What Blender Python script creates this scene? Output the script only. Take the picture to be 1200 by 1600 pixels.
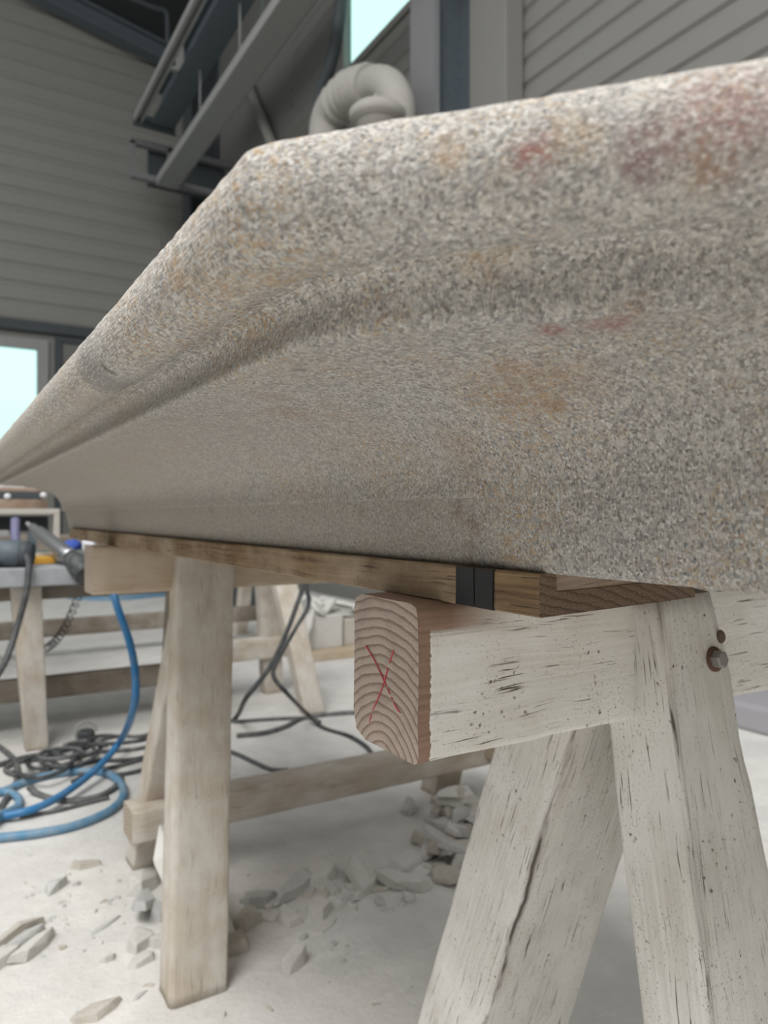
import bpy, bmesh, math, random
from mathutils import Vector, Matrix, noise
random.seed(7)
S = bpy.context.scene
for o in list(bpy.data.objects): bpy.data.objects.remove(o)

# ------------------------------------------------------------------ camera
TH = math.radians(31.4); PITCH = math.atan(5/1150); FPX = 1150.0; CAMZ = 0.95
cam = bpy.data.cameras.new('camera'); camo = bpy.data.objects.new('camera', cam)
S.collection.objects.link(camo); S.camera = camo
cam.sensor_fit = 'VERTICAL'; cam.sensor_height = 36.0; cam.lens = 36.0*FPX/1600
cam.clip_start = 0.02; cam.clip_end = 200
camo.location = (0, 0, CAMZ); camo.rotation_euler = (math.pi/2+PITCH, 0, -TH)
cam.dof.use_dof = True; cam.dof.focus_distance = 0.52; cam.dof.aperture_fstop = 8.5
# ------------------------------------------------------------------ world, light, exposure
W = bpy.data.worlds.new('overcast'); S.world = W; W.use_nodes = True
wn = W.node_tree.nodes; wl = W.node_tree.links; bg = wn['Background']
bg.inputs[0].default_value = (0.97, 0.985, 1.0, 1); bg.inputs[1].default_value = 1.42
def area(name, loc, rot, sx, sy, power, col=(1, 1, 1)):
    l = bpy.data.lights.new(name, 'AREA'); l.shape = 'RECTANGLE'; l.size = sx; l.size_y = sy
    l.energy = power; l.color = col
    o = bpy.data.objects.new(name, l); S.collection.objects.link(o)
    o.location = loc; o.rotation_euler = rot; return o
# added fill light without a modelled source, high above the work place
area('added_overhead_fill', (-2.6, -1.2, 7.0), (math.radians(10), math.radians(-20), 0), 3.2, 5.0, 640, (1, 0.985, 0.96))
vs = S.view_settings; vs.view_transform = 'Standard'; vs.look = 'None'; vs.exposure = 0.0; vs.gamma = 1; vs.use_curve_mapping = False

# ------------------------------------------------------------------ pixel rays -> places on real planes
_s, _c = math.sin(TH), math.cos(TH)
def ray(x, y):
    u = (x-600)/FPX; v = (800-y)/FPX
    f = math.cos(PITCH)-v*math.sin(PITCH); z = math.sin(PITCH)+v*math.cos(PITCH)
    return Vector((f*_s+u*_c, f*_c-u*_s, z))
def on_z(x, y, z=0.0):
    r = ray(x, y); t = (z-CAMZ)/r.z; return Vector((t*r.x, t*r.y, z))
def on_y(x, y, Y):
    r = ray(x, y); t = Y/r.y; return Vector((t*r.x, Y, CAMZ+t*r.z))
def on_x(x, y, X):
    r = ray(x, y); t = X/r.x; return Vector((X, t*r.y, CAMZ+t*r.z))

# ------------------------------------------------------------------ object helpers
def link(o): S.collection.objects.link(o); return o
def tag(o, label=None, cat=None, group=None, kind=None):
    for k, v in (('label', label), ('category', cat), ('group', group), ('kind', kind)):
        if v: o[k] = v
    return o
def thing(name, loc, label, cat, group=None):
    o = bpy.data.objects.new(name, None); link(o); o.location = loc; o.empty_display_size = .05
    return tag(o, label, cat, group)
def obj(name, bm, mats, parent=None, origin=None, smooth=False, rot=None):
    if origin is None: origin = parent.location.copy() if parent is not None and parent.parent is None else Vector((0, 0, 0))
    origin = Vector(origin)
    bmesh.ops.translate(bm, verts=bm.verts, vec=-origin)
    me = bpy.data.meshes.new(name); bm.normal_update(); bm.to_mesh(me); bm.free()
    for m in (mats if isinstance(mats, (list, tuple)) else [mats]): me.materials.append(m)
    if smooth:
        for p in me.polygons: p.use_smooth = True
    o = bpy.data.objects.new(name, me); link(o)
    if parent is None: o.location = origin
    else: o.parent = parent
    return o
def sub(name, bm, mats, part, smooth=False):
    # a sub-part: its part sits at the thing's origin, so use the same origin
    org = part.parent.location if part.parent else part.location
    return obj(name, bm, mats, part, org, smooth)
def box(bm, a, b, bev=0.0, mi=0):
    x0, y0, z0 = a; x1, y1, z1 = b
    v = [bm.verts.new(p) for p in ((x0,y0,z0),(x1,y0,z0),(x1,y1,z0),(x0,y1,z0),(x0,y0,z1),(x1,y0,z1),(x1,y1,z1),(x0,y1,z1))]
    fs = [bm.faces.new([v[i] for i in q]) for q in ((3,2,1,0),(4,5,6,7),(0,1,5,4),(1,2,6,5),(2,3,7,6),(3,0,4,7))]
    for f in fs: f.material_index = mi
    if bev: bmesh.ops.bevel(bm, geom=list({e for f in fs for e in f.edges}), offset=bev, segments=2, profile=.6, affect='EDGES')
    return bm
def timber(bm, q0, q1, r=0.005, n=16, jit=0.0007, end_mi=1, caps=(1, 1), seed=0, radii=None):
    """squared timber from section q0 to section q1 (4 corners each, same order); UV u runs along the grain in metres"""
    uvl = bm.loops.layers.uv.verify()
    q0 = [Vector(p) for p in q0]; q1 = [Vector(p) for p in q1]
    L = ((sum(q1, Vector())-sum(q0, Vector()))/4).length
    rr = radii or [r]*4
    rings = []; K = 3; SEG = 4
    for i in range(n+1):
        t = i/n; q = [a.lerp(b, t) for a, b in zip(q0, q1)]
        er = 1.0
        pts = []
        for k in range(4):
            c0, p, c1 = q[k-1], q[k], q[(k+1) % 4]
            wob = 1+.35*noise.noise(Vector((t*L*14+seed*3.1, k*7.3, seed)))
            R = rr[k]*wob*er
            a = p+(c0-p).normalized()*R; b = p+(c1-p).normalized()*R
            for j in range(K):
                s = j/(K-1); m = a.lerp(p, s).lerp(p.lerp(b, s), s); pts.append(m)
            for j in range(1, SEG):
                b2 = c1+(p-c1).normalized()*rr[(k+1) % 4]
                pts.append(b.lerp(b2, j/SEG))
        vs_ = []
        cen = sum(q, Vector())/4
        for p in pts:
            d = noise.noise_vector(p*22+Vector((seed, 0, 0)))*jit+noise.noise_vector(p*90)*jit*.4
            vs_.append(bm.verts.new(p+d))
        rings.append(vs_)
    m = len(rings[0]); per = [0.0]
    for j in range(m): per.append(per[-1]+(rings[0][j].co-rings[0][(j+1) % m].co).length)
    for i in range(n):
        for j in range(m):
            f = bm.faces.new((rings[i][j], rings[i][(j+1) % m], rings[i+1][(j+1) % m], rings[i+1][j])); f.smooth = True
            for lp, (uu, vv) in zip(f.loops, ((i, j), (i, j+1), (i+1, j+1), (i+1, j))):
                lp[uvl].uv = (uu/n*L+seed*1.7, per[vv]+seed*.37)
    for ri, fl, on in ((0, True, caps[0]), (n, False, caps[1])):
        if not on: continue
        ring = rings[ri]; f = bm.faces.new(ring[::-1] if fl else ring); f.material_index = end_mi
        q = q0 if ri == 0 else q1
        ax = (q[1]-q[0]).normalized(); ay = (q[3]-q[0]).normalized()
        for lp in f.loops:
            d = lp.vert.co-q[0]; lp[uvl].uv = (d.dot(ax), d.dot(ay))
    bmesh.ops.recalc_face_normals(bm, faces=bm.faces)
    return bm
def quad_x(x, y0, y1, z0, z1): return [(x, y0, z0), (x, y1, z0), (x, y1, z1), (x, y0, z1)]
def quad_y(y, x0, x1, z0, z1): return [(x0, y, z0), (x1, y, z0), (x1, y, z1), (x0, y, z1)]
def quad_z(z, x0, x1, y0, y1): return [(x0, y0, z), (x1, y0, z), (x1, y1, z), (x0, y1, z)]
def smooth_path(pts, n=10):
    pts = [Vector(p) for p in pts]; P = [pts[0]*2-pts[1]]+pts+[pts[-1]*2-pts[-2]]; out = []
    for i in range(1, len(P)-2):
        a, b, c, d = P[i-1:i+3]
        for j in range(n):
            t = j/n; out.append(.5*((2*b)+(c-a)*t+(2*a-5*b+4*c-d)*t*t+(3*b-a-3*c+d)*t**3))
    out.append(pts[-1]); return out
def tube(bm, pts, r, seg=10, sm=8, rf=None, mi=0):
    P = smooth_path(pts, sm) if sm else [Vector(p) for p in pts]
    rings = []; up = Vector((0, 0, 1)); prev = None
    for i, p in enumerate(P):
        d = (P[min(i+1, len(P)-1)]-P[max(i-1, 0)]).normalized()
        if prev is None:
            a = up.cross(d)
            if a.length < .1: a = Vector((1, 0, 0)).cross(d)
            a.normalize()
        else:
            a = (prev-d*prev.dot(d)).normalized()
        prev = a; b = d.cross(a); R = rf(i/(len(P)-1)) if rf else r
        rings.append([bm.verts.new(p+(a*math.cos(2*math.pi*k/seg)+b*math.sin(2*math.pi*k/seg))*R) for k in range(seg)])
    for i in range(len(rings)-1):
        for k in range(seg):
            f = bm.faces.new((rings[i][k], rings[i][(k+1) % seg], rings[i+1][(k+1) % seg], rings[i+1][k])); f.smooth = True; f.material_index = mi
    bm.faces.new(rings[0][::-1]).material_index = mi; bm.faces.new(rings[-1]).material_index = mi
    return bm
def lathe(bm, p0, p1, prof, seg=24, mi=0):
    """revolve prof [(t along axis in m, radius)] about p0->p1"""
    p0 = Vector(p0); d = (Vector(p1)-p0).normalized(); a = d.orthogonal().normalized(); b = d.cross(a); rings = []
    for t, r in prof:
        rings.append([bm.verts.new(p0+d*t+(a*math.cos(2*math.pi*k/seg)+b*math.sin(2*math.pi*k/seg))*max(r, 1e-4)) for k in range(seg)])
    for i in range(len(rings)-1):
        for k in range(seg):
            f = bm.faces.new((rings[i][k], rings[i][(k+1) % seg], rings[i+1][(k+1) % seg], rings[i+1][k])); f.smooth = True; f.material_index = mi
    bm.faces.new(rings[0][::-1]); bm.faces.new(rings[-1])
    return bm
B = bmesh.new

# ------------------------------------------------------------------ materials
class NT:
    def __init__(s, name, rough=.85, spec=.25):
        s.m = bpy.data.materials.new(name); s.m.use_nodes = True; s.t = s.m.node_tree; s.n = s.t.nodes; s.l = s.t.links
        s.b = s.n['Principled BSDF']; s.b.inputs['Roughness'].default_value = rough; s.b.inputs['Specular IOR Level'].default_value = spec
        s.tc = s.n.new('ShaderNodeTexCoord')
        s.out_n = s.n['Material Output']
    def put(s, sock, v):
        if hasattr(v, 'links'): s.l.new(v, sock)
        elif isinstance(v, (tuple, list)) and len(v) == 3 and sock.type == 'RGBA': sock.default_value = (*v, 1)
        else: sock.default_value = v
    def co(s, kind='Object', scale=(1, 1, 1), loc=(0, 0, 0), rot=(0, 0, 0)):
        if kind == 'World':
            g = s.n.new('ShaderNodeNewGeometry'); src = g.outputs['Position']
        else: src = s.tc.outputs[kind]
        mp = s.n.new('ShaderNodeMapping'); s.l.new(src, mp.inputs[0])
        mp.inputs['Scale'].default_value = scale; mp.inputs['Location'].default_value = loc; mp.inputs['Rotation'].default_value = rot
        return mp.outputs[0]
    def noise(s, v, scale, detail=4, rough=.55, out='Fac', dist=0):
        n = s.n.new('ShaderNodeTexNoise'); s.l.new(v, n.inputs['Vector']); n.inputs['Scale'].default_value = scale
        n.inputs['Detail'].default_value = detail; n.inputs['Roughness'].default_value = rough; n.inputs['Distortion'].default_value = dist
        return n.outputs[out]
    def vor(s, v, scale, feature='F1', out='Color', rand=1):
        n = s.n.new('ShaderNodeTexVoronoi'); n.feature = feature; s.l.new(v, n.inputs['Vector']); n.inputs['Scale'].default_value = scale
        n.inputs['Randomness'].default_value = rand; return n.outputs[out]
    def ramp(s, f, stops, interp='LINEAR'):
        n = s.n.new('ShaderNodeValToRGB'); s.l.new(f, n.inputs[0]); e = n.color_ramp.elements; n.color_ramp.interpolation = interp
        while len(e) < len(stops): e.new(.5)
        for el, (p, c) in zip(e, stops):
            el.position = p; el.color = (*c, 1) if isinstance(c, (tuple, list)) else (c, c, c, 1)
        return n.outputs[0]
    def mix(s, f, a, b, mode='MIX'):
        n = s.n.new('ShaderNodeMix'); n.data_type = 'RGBA'; n.blend_type = mode
        s.put(n.inputs[0], f); s.put(n.inputs[6], a); s.put(n.inputs[7], b); return n.outputs[2]
    def math(s, op, a, b=0.0, c=None):
        n = s.n.new('ShaderNodeMath'); n.operation = op; s.put(n.inputs[0], a); s.put(n.inputs[1], b)
        if c is not None: s.put(n.inputs[2], c)
        return n.outputs[0]
    def mr(s, v, a, b, c=0.0, d=1.0):
        n = s.n.new('ShaderNodeMapRange'); s.put(n.inputs[0], v)
        for i, x in enumerate((a, b, c, d)): n.inputs[i+1].default_value = x
        return n.outputs[0]
    def sep(s, v):
        n = s.n.new('ShaderNodeSeparateXYZ'); s.l.new(v, n.inputs[0]); return n.outputs
    def comb(s, x, y, z):
        n = s.n.new('ShaderNodeCombineXYZ'); s.put(n.inputs[0], x); s.put(n.inputs[1], y); s.put(n.inputs[2], z); return n.outputs[0]
    def dist(s, v, p):
        n = s.n.new('ShaderNodeVectorMath'); n.operation = 'DISTANCE'; s.l.new(v, n.inputs[0]); n.inputs[1].default_value = p; return n.outputs['Value']
    def color(s, c): s.put(s.b.inputs['Base Color'], c); return s
    def bump(s, h, strength=.5, d=.001):
        n = s.n.new('ShaderNodeBump'); n.inputs['Strength'].default_value = strength; n.inputs['Distance'].default_value = d
        s.l.new(h, n.inputs['Height']); s.l.new(n.outputs[0], s.b.inputs['Normal']); return s

def flat(name, col, rough=.6, metal=0.0, dust=0.0, spec=.3):
    t = NT(name, rough, spec); t.b.inputs['Metallic'].default_value = metal
    v = t.co('Object'); n1 = t.noise(v, 2.5, 4)
    dk = tuple(x*.92 for x in col)
    c = t.mix(n1, dk, col)
    if dust: c = t.mix(t.math('MULTIPLY', t.ramp(t.noise(v, 25, 5), [(.35, 0), (.7, 1)]), dust), c, (.42, .41, .38))
    t.color(c); return t.m

# --- foreground granite: bush hammered, ochre grains, rust and a few red stains
def granite():
    t = NT('granite_cornice', .82, .25)
    v = t.co('World'); x, y, z = t.sep(v)[:3]
    # bush-hammered stretch: grains drawn out along the lip, upright below it
    w = t.noise(v, 1300, 2, .5, 'Color')
    wv = t.mix(.0009, v, w, 'ADD')
    g1 = t.vor(wv, 600)            # mineral grains
    gs = t.sep(g1)[0]; gs2 = t.sep(g1)[1]; gs3 = t.sep(g1)[2]
    far = t.mr(y, .40, 1.3)
    near = t.ramp(gs, [(0, (.085, .086, .09)), (.14, (.20, .203, .215)), (.32, (.34, .342, .35)), (.55, (.46, .45, .43)), (.8, (.60, .585, .55)), (1, (.84, .83, .81))], 'LINEAR')
    fine = t.noise(v, 1900, 3, .75)
    near = t.mix(t.mr(fine, .54, .66, 0, .5), near, (.80, .79, .77))
    near = t.mix(t.mr(fine, .34, .47, .45, 0), near, (.17, .168, .165))
    # larger feldspar and dark clots
    g2 = t.vor(v, 210); h2 = t.sep(g2)[0]
    near = t.mix(t.math('MULTIPLY', t.mr(h2, .0, .18, .4, 0), 1), near, (.20, .21, .225))
    near = t.mix(t.mr(h2, .88, .93, 0, .35), near, (.72, .70, .66))
    # ochre grains clustered by a slow noise
    cl = t.noise(v, 11, 4, .6)
    och = t.math('MULTIPLY', t.mr(gs2, .72, .82), t.mr(cl, .42, .66, .12, .85))
    g3 = t.vor(wv, 330); och2 = t.math('MULTIPLY', t.mr(t.sep(g3)[1], .82, .88), t.mr(cl, .46, .66, .05, .75))
    near = t.mix(och2, near, (.50, .32, .15))
    near = t.mix(och, near, t.ramp(gs3, [(0, (.30, .15, .05)), (.45, (.50, .30, .12)), (1, (.66, .50, .27))]))
    # rust clouds
    def blob(p, r0, r1, k=1.0, wob=.012, sc=60):
        wv2 = t.mix(wob, v, t.noise(v, sc, 4, .65, 'Color'), 'ADD')
        return t.mr(t.dist(wv2, tuple(a+wob*.5 for a in p)), r0, r1, k, 0)
    grit = t.ramp(t.noise(v, 260, 3, .6), [(.42, 0), (.58, 1)])
    col = near
    for p, r0, r1, k, c in RUST:
        m = t.math('MULTIPLY', blob(p, r0, r1, k), t.math('MULTIPLY_ADD', grit, .8, .4))
        col = t.mix(m, col, c)
    # warm dusting towards the far end, smoother tone
    dusty = t.mix(.5, col, (.42, .375, .31))
    col = t.mix(t.math('MULTIPLY', far, .85), col, dusty)
    # lower fascia painted darker, putting the shade under the step into the colour
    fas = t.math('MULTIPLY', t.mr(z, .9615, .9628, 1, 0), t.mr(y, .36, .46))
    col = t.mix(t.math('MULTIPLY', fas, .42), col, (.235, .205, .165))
    cloud = t.noise(v, 5, 4, .6)
    col = t.mix(t.mr(cloud, .35, .75, 0, .3), col, (.34, .30, .24), 'MIX')
    for p, r0, r1, k, c in DARK:
        col = t.mix(blob(p, r0, r1, k, .006, 90), col, c)
    sA = t.noise(t.co('World', (600, 70, 850)), 1, 3, .65); sA2 = t.noise(t.co('World', (600, 70, 850), (0, 0, 0), (0, 0, math.radians(-41))), 1, 3, .65)
    nearseg = t.mr(y, .27, .29, 1, 0)
    sL = t.math('ADD', t.math('MULTIPLY', sA2, nearseg), t.math('MULTIPLY', sA, t.math('SUBTRACT', 1.0, nearseg)))
    sB = t.noise(t.co('World', (1500, 1500, 150)), 1, 3, .65)
    lipm = t.mr(z, 1.052, 1.064)
    sT = t.math('ADD', t.math('MULTIPLY', sL, lipm), t.math('MULTIPLY', sB, t.math('SUBTRACT', 1.0, lipm)))
    col = t.mix(t.mr(sT, .53, .66, 0, .62), col, (.86, .855, .84))
    col = t.mix(t.mr(sT, .33, .47, .55, 0), col, (.19, .18, .165))
    col = t.mix(.22, col, (.36, .345, .315)); col = t.mix(1.0, col, (.92, .905, .885), 'MULTIPLY')
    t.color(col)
    # tool marks: long streaks on the lip, short upright ones below
    h = t.math('ADD', t.math('MULTIPLY', sT, 1.0), t.math('MULTIPLY', t.noise(v, 600, 3, .6), 1.0))
    t.bump(h, .85, .0011)
    return t.m
RUST = []   # filled below, once the positions on the stone are known
DARK = []
def place_stains():
    # positions measured on the carved face (metres)
    rust = (.33, .16, .05); red = (.30, .07, .06); plum = (.20, .085, .11); brown = (.17, .095, .04)
    def q(x, y, plane, val): return tuple({'x': on_x, 'y': on_y, 'z': on_z}[plane](x, y, val))
    for px, py, pl, r0, r1, k, c in STAINS:
        RUST.append((surf(px, py), r0, r1, k, {'rust': rust, 'red': red, 'plum': plum, 'brown': brown, 'ochre': (.46, .27, .10)}[c]))
    for px, py, r0, r1, k, c in DARKS:
        DARK.append((surf(px, py), r0, r1, k, c))
STAINS = [(835, 240, 0, .003, .012, .8, 'red'), (1000, 235, 0, .004, .014, .85, 'plum'), (1005, 275, 0, .002, .008, .7, 'plum'), (1125, 190, 0, .008, .024, .55, 'red'),
          (865, 515, 0, .003, .012, .8, 'red'), (950, 505, 0, .005, .015, .8, 'red'), (990, 488, 0, .003, .012, .6, 'rust'),
          (800, 620, 0, .004, .04, .5, 'rust'), (880, 590, 0, .004, .035, .5, 'rust'), (790, 575, 0, .002, .02, .5, 'rust'), (870, 635, 0, .002, .007, .9, 'rust'), (720, 700, 0, .005, .03, .4, 'rust'),
          (715, 800, 0, .003, .012, 1, 'brown'), (738, 820, 0, .003, .012, .9, 'brown'), (735, 850, 0, .002, .009, .8, 'brown'), (738, 880, 0, .002, .008, .8, 'brown'), (790, 845, 0, .001, .008, .8, 'ochre'), (800, 875, 0, .001, .007, .8, 'ochre'),
          (565, 800, 0, .002, .009, .8, 'brown'), (572, 855, 0, .002, .010, .6, 'rust'),
          (440, 440, 0, .003, .02, .5, 'ochre'), (280, 435, 0, .002, .016, .6, 'ochre'), (350, 450, 0, .003, .022, .45, 'ochre'),
          (455, 645, 0, .004, .03, .55, 'rust'), (420, 620, 0, .004, .025, .35, 'rust'), (330, 795, 0, .004, .02, .5, 'brown'),
          (700, 240, 0, .001, .010, .7, 'ochre'), (900, 215, 0, .001, .012, .6, 'ochre'), (760, 390, 0, .004, .02, .5, 'ochre'), (1100, 270, 0, .002, .012, .6, 'rust')]
DARKS = [(468, 578, .0025, .0065, .8, (.13, .125, .12)), (150, 590, .02, .05, .75, (.20, .20, .20)), (168, 578, .003, .009, .9, (.06, .055, .05)), (255, 655, .002, .02, .35, (.2, .15, .12))]

# --- woods
def wood(name, base, dark, crack=.5, speck=.5, dust=None, bare=None, rough=.85, grain=1.0, arris=None, stain=.35, patch=.42):
    """timber material: UV u = along the grain, v = around the section (metres)"""
    t = NT(name, rough, .2); uv = t.co('UV')
    us = t.sep(uv)[0]; vs2 = t.sep(uv)[1]
    warp = t.noise(t.co('UV', (5, 14, 1)), 1, 3, .5)
    vv = t.math('ADD', vs2, t.math('MULTIPLY', warp, .02))
    g = t.comb(t.math('MULTIPLY', us, 6), t.math('MULTIPLY', vv, 260), 0)
    gr = t.noise(g, 1, 4, .6)
    g2 = t.comb(t.math('MULTIPLY', us, 3), t.math('MULTIPLY', vv, 70), 3.3)
    gr2 = t.noise(g2, 1, 3, .6)
    c = t.mix(t.math('MULTIPLY', t.mr(gr, .35, .68), .65*grain), base, dark)
    c = t.mix(t.math('MULTIPLY', t.mr(gr2, .45, .75), .5*grain), c, dark)
    pat = t.noise(t.co('Object'), 9, 4, .6)
    if dust: c = t.mix(t.mr(pat, .38, .62, 0, .8), c, dust)
    # long drying cracks
    ck = t.comb(t.math('MULTIPLY', us, 16), t.math('MULTIPLY', vv, 520), 7.7)
    ckn = t.noise(ck, 1, 2, .5)
    ckm = t.math('MULTIPLY', t.mr(ckn, .635, .675), t.mr(t.noise(t.co('UV', (16, 40, 1), (3, 1, 0)), 1, 3), .46, .6))
    c = t.mix(t.math('MULTIPLY', ckm, crack), c, (.07, .055, .04))
    # nicks and specks
    o3 = t.co('Object')
    ov = t.mix(.006, o3, t.noise(o3, 260, 3, .6, 'Color'), 'ADD')
    sp = t.mr(t.vor(ov, 110, 'F1', 'Distance'), .09, .22, 1, 0)
    sel = t.mr(t.noise(o3, 34, 3, .6), .53, .62)
    spm = t.math('MULTIPLY', t.math('MULTIPLY', sp, sel), speck)
    c = t.mix(spm, c, (.13, .10, .075))
    sp2 = t.math('MULTIPLY', t.mr(t.noise(o3, 420, 3, .65), .60, .68), t.math('MULTIPLY', t.mr(t.noise(o3, 16, 3, .6), .40, .6, .3, 1), speck))
    c = t.mix(sp2, c, (.20, .165, .13))
    # blotchy brown staining soaked into the timber
    st_ = t.mr(t.noise(t.comb(t.math('MULTIPLY', us, 7), t.math('MULTIPLY', vs2, 22), 9.1), 1, 5, .65), .52, .74, 0, stain)
    c = t.mix(st_, c, tuple(a*b for a, b in zip(dark, (.85, .78, .68))))
    if arris is not None:   # split and worn corner
        dv = t.math('ABSOLUTE', t.math('SUBTRACT', vs2, t.math('MULTIPLY_ADD', t.noise(t.comb(t.math('MULTIPLY', us, 10), 0.0, 5.0), 1, 3, .6), .012, arris-.004)))
        am = t.math('MULTIPLY', t.mr(dv, .0008, .0035, 1, 0), t.mr(t.noise(t.comb(t.math('MULTIPLY', us, 14), t.math('MULTIPLY', vs2, 120), 2.0), 1, 3, .6), patch, patch+.12))
        am2 = t.math('MULTIPLY', t.mr(dv, .002, .011, .55, 0), t.mr(t.noise(t.comb(t.math('MULTIPLY', us, 9), t.math('MULTIPLY', vs2, 200), 6.0), 1, 3, .6), .42, .6))
        c = t.mix(am2, c, (.22, .19, .17)); c = t.mix(am, c, (.10, .085, .075))
        ckm = t.math('MAXIMUM', ckm, am)
    if bare:   # bare unpainted band of width `bare` at the end u=seed offset
        u0, wd, col = bare
        jag = t.noise(t.comb(t.math('MULTIPLY', us, 3), t.math('MULTIPLY', vs2, 240), 1.2), 1, 3, .7)
        jag2 = t.noise(t.comb(t.math('MULTIPLY', us, 2), t.math('MULTIPLY', vs2, 45), 4.2), 1, 2, .5)
        lim = t.math('ADD', t.math('MULTIPLY_ADD', jag, .006, wd-.003), t.math('MULTIPLY', t.mr(jag2, .66, .72), .016))
        zz = t.sep(t.co('Object'))[2]
        top = t.mr(t.math('ADD', zz, t.math('MULTIPLY', jag, .018)), bare_top[0], bare_top[1])
        mm = t.math('LESS_THAN', t.math('SUBTRACT', us, u0), lim)
        nearend = t.mr(t.math('SUBTRACT', us, u0), .03, .10, 1, 0)
        mm = t.math('MAXIMUM', mm, t.math('MULTIPLY', top, nearend))
        c = t.mix(mm, c, t.mix(t.mr(gr, .3, .7), col, tuple(a*.62 for a in col)))
    t.color(c)
    h = t.math('SUBTRACT', t.math('ADD', t.math('MULTIPLY', gr, .5), t.math('MULTIPLY', gr2, .4)), t.math('ADD', t.math('MULTIPLY', ckm, 1.3), t.math('MULTIPLY', spm, 1)))
    t.bump(h, .6, .0009)
    return t.m
bare_top = (.866, .874)
def end_grain(name, c0, c1, centre=(0.05, -0.01), freq=55, dirt=.4):
    t = NT(name, .9, .15); uv = t.co('UV'); sx, sy, _ = t.sep(uv)[:3]
    dx = t.math('SUBTRACT', sx, centre[0]); dy = t.math('SUBTRACT', sy, centre[1])
    wob = t.noise(uv, 45, 3, .5)
    d = t.math('SQRT', t.math('ADD', t.math('POWER', t.math('MULTIPLY', dx, 1.0), 2), t.math('POWER', dy, 2)))
    d = t.math('ADD', d, t.math('MULTIPLY', wob, .006))
    s_ = t.math('FRACT', t.math('MULTIPLY', d, freq*2.6))
    ringc = t.ramp(s_, [(0, 1.0), (.55, .75), (.82, 0.0), (.93, .1), (1, 1.0)])
    fib = t.noise(uv, 1100, 3, .7)
    c = t.mix(ringc, c1, c0)
    c = t.mix(t.mr(fib, .4, .65, 0, .5), c, tuple(a*.6 for a in c1))
    c = t.mix(t.mr(t.noise(uv, 1500, 2), .58, .66, 0, .45), c, (.75, .72, .68))
    c = t.mix(t.math('MULTIPLY', t.mr(t.noise(uv, 40, 4), .5, .7), dirt), c, (.16, .11, .08))
    t.color(c); t.bump(t.math('ADD', t.math('MULTIPLY', ringc, .5), fib), .7, .0012); return t.m

# ------------------------------------------------------------------ the cornice stone: carved profile swept along Y, lip mitred back at the near end
FAR_Y, NEAR_Y = 2.37, 0.0
LIP = [(.95, 1.103, .278, 0), (.30, 1.1035, .278, 0), (.16, 1.1035, .278, 1), (.128, 1.1030, .278, 1), (.115, 1.1010, .278, 1), (.1065, 1.096, .279, 1), (.1022, 1.087, .280, 1), (.1020, 1.078, .281, 1),
       (.1050, 1.069, .283, 1), (.111, 1.0615, .285, 1), (.120, 1.0570, .288, 1), (.129, 1.0560, .290, 1), (.138, 1.0580, .293, 1), (.1450, 1.0635, .297, 1),
       (.1515, 1.0650, .300, 1), (.1568, 1.0640, .303, 1), (.1596, 1.0600, .305, 1), (.1604, 1.0550, .307, 1), (.1600, 1.0500, .309, 1), (.1588, 1.0455, .311, 1), (.1576, 1.0420, .313, 1), (.1570, 1.0393, .315, 1), (.1578, 1.0372, .317, 1), (.1600, 1.0356, .318, 1)]
def softplus(v, k): return v if v > 30*k else k*math.log1p(math.exp(max(-40, v/k)))
def offs(Y, yc, k=.010, slope=.87, cap=.20):
    o = slope*softplus(yc-Y, k)
    return o if o < cap*.8 else cap*.8+(cap*.2)*math.tanh((o-cap*.8)/(cap*.2))
def profile(Y):
    P = []
    for x, z, yc, w in LIP:
        if not w: P.append((x, z)); continue
        k = .0014 if z > 1.074 else (.005 if z > 1.0565 and x < .13 else .018)
        g = max(0.0, min(1.0, (Y-.06)/.20)); g = g*g*(3-2*g)
        if z > 1.036 and z < 1.0655 and x > .15: x = .160+(x-.160)*g - (1-g)*.5*max(0, z-1.0356)   # groove and ridge die out towards the near end
        P.append((x+offs(Y, yc, k), z))
    # cavetto: quarter ellipse from the ridge down to the step
    fade = max(0.0, min(1.0, (Y-.33)/.09)); fade = fade*fade*(3-2*fade)
    sx = .3310-.0095*fade; zs = .963
    x0, z0 = P[-1]; N = 26
    o = x0-.1600
    for i in range(1, N+1):
        t = math.pi/2*(1-i/N)
        xe = .1600+(.325-.1600)*max(0, math.cos(t))**.80; ze = zs+(z0-zs)*math.sin(t)**.80
        w = (.325-xe)/(.325-.1600)
        x = xe+w*o
        x += (sx-.325)*(i/N)**3
        P.append((x, ze))
    P += [(sx+.0002, zs-.0008), (.3312+.0010*fade, zs-.0012), (.3326+.002*fade, .950), (.334+.003*fade, .940), (.3358+.004*fade, .930), (.3372+.005*fade, .9205), (.3385+.005*fade, .9145), (.341+.005*fade, .912), (.35, .912), (.95, .912)]
    return P
def stone_pt_grid():
    ys = []; Y = NEAR_Y
    while Y < FAR_Y:
        ys.append(Y); Y += .0035 if Y < .5 else (.008 if Y < 1 else .018)
    ys.append(FAR_Y)
    return ys
def resample(P, spacing=.0035):
    out = [Vector((P[0][0], 0, P[0][1]))]
    return out
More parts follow.
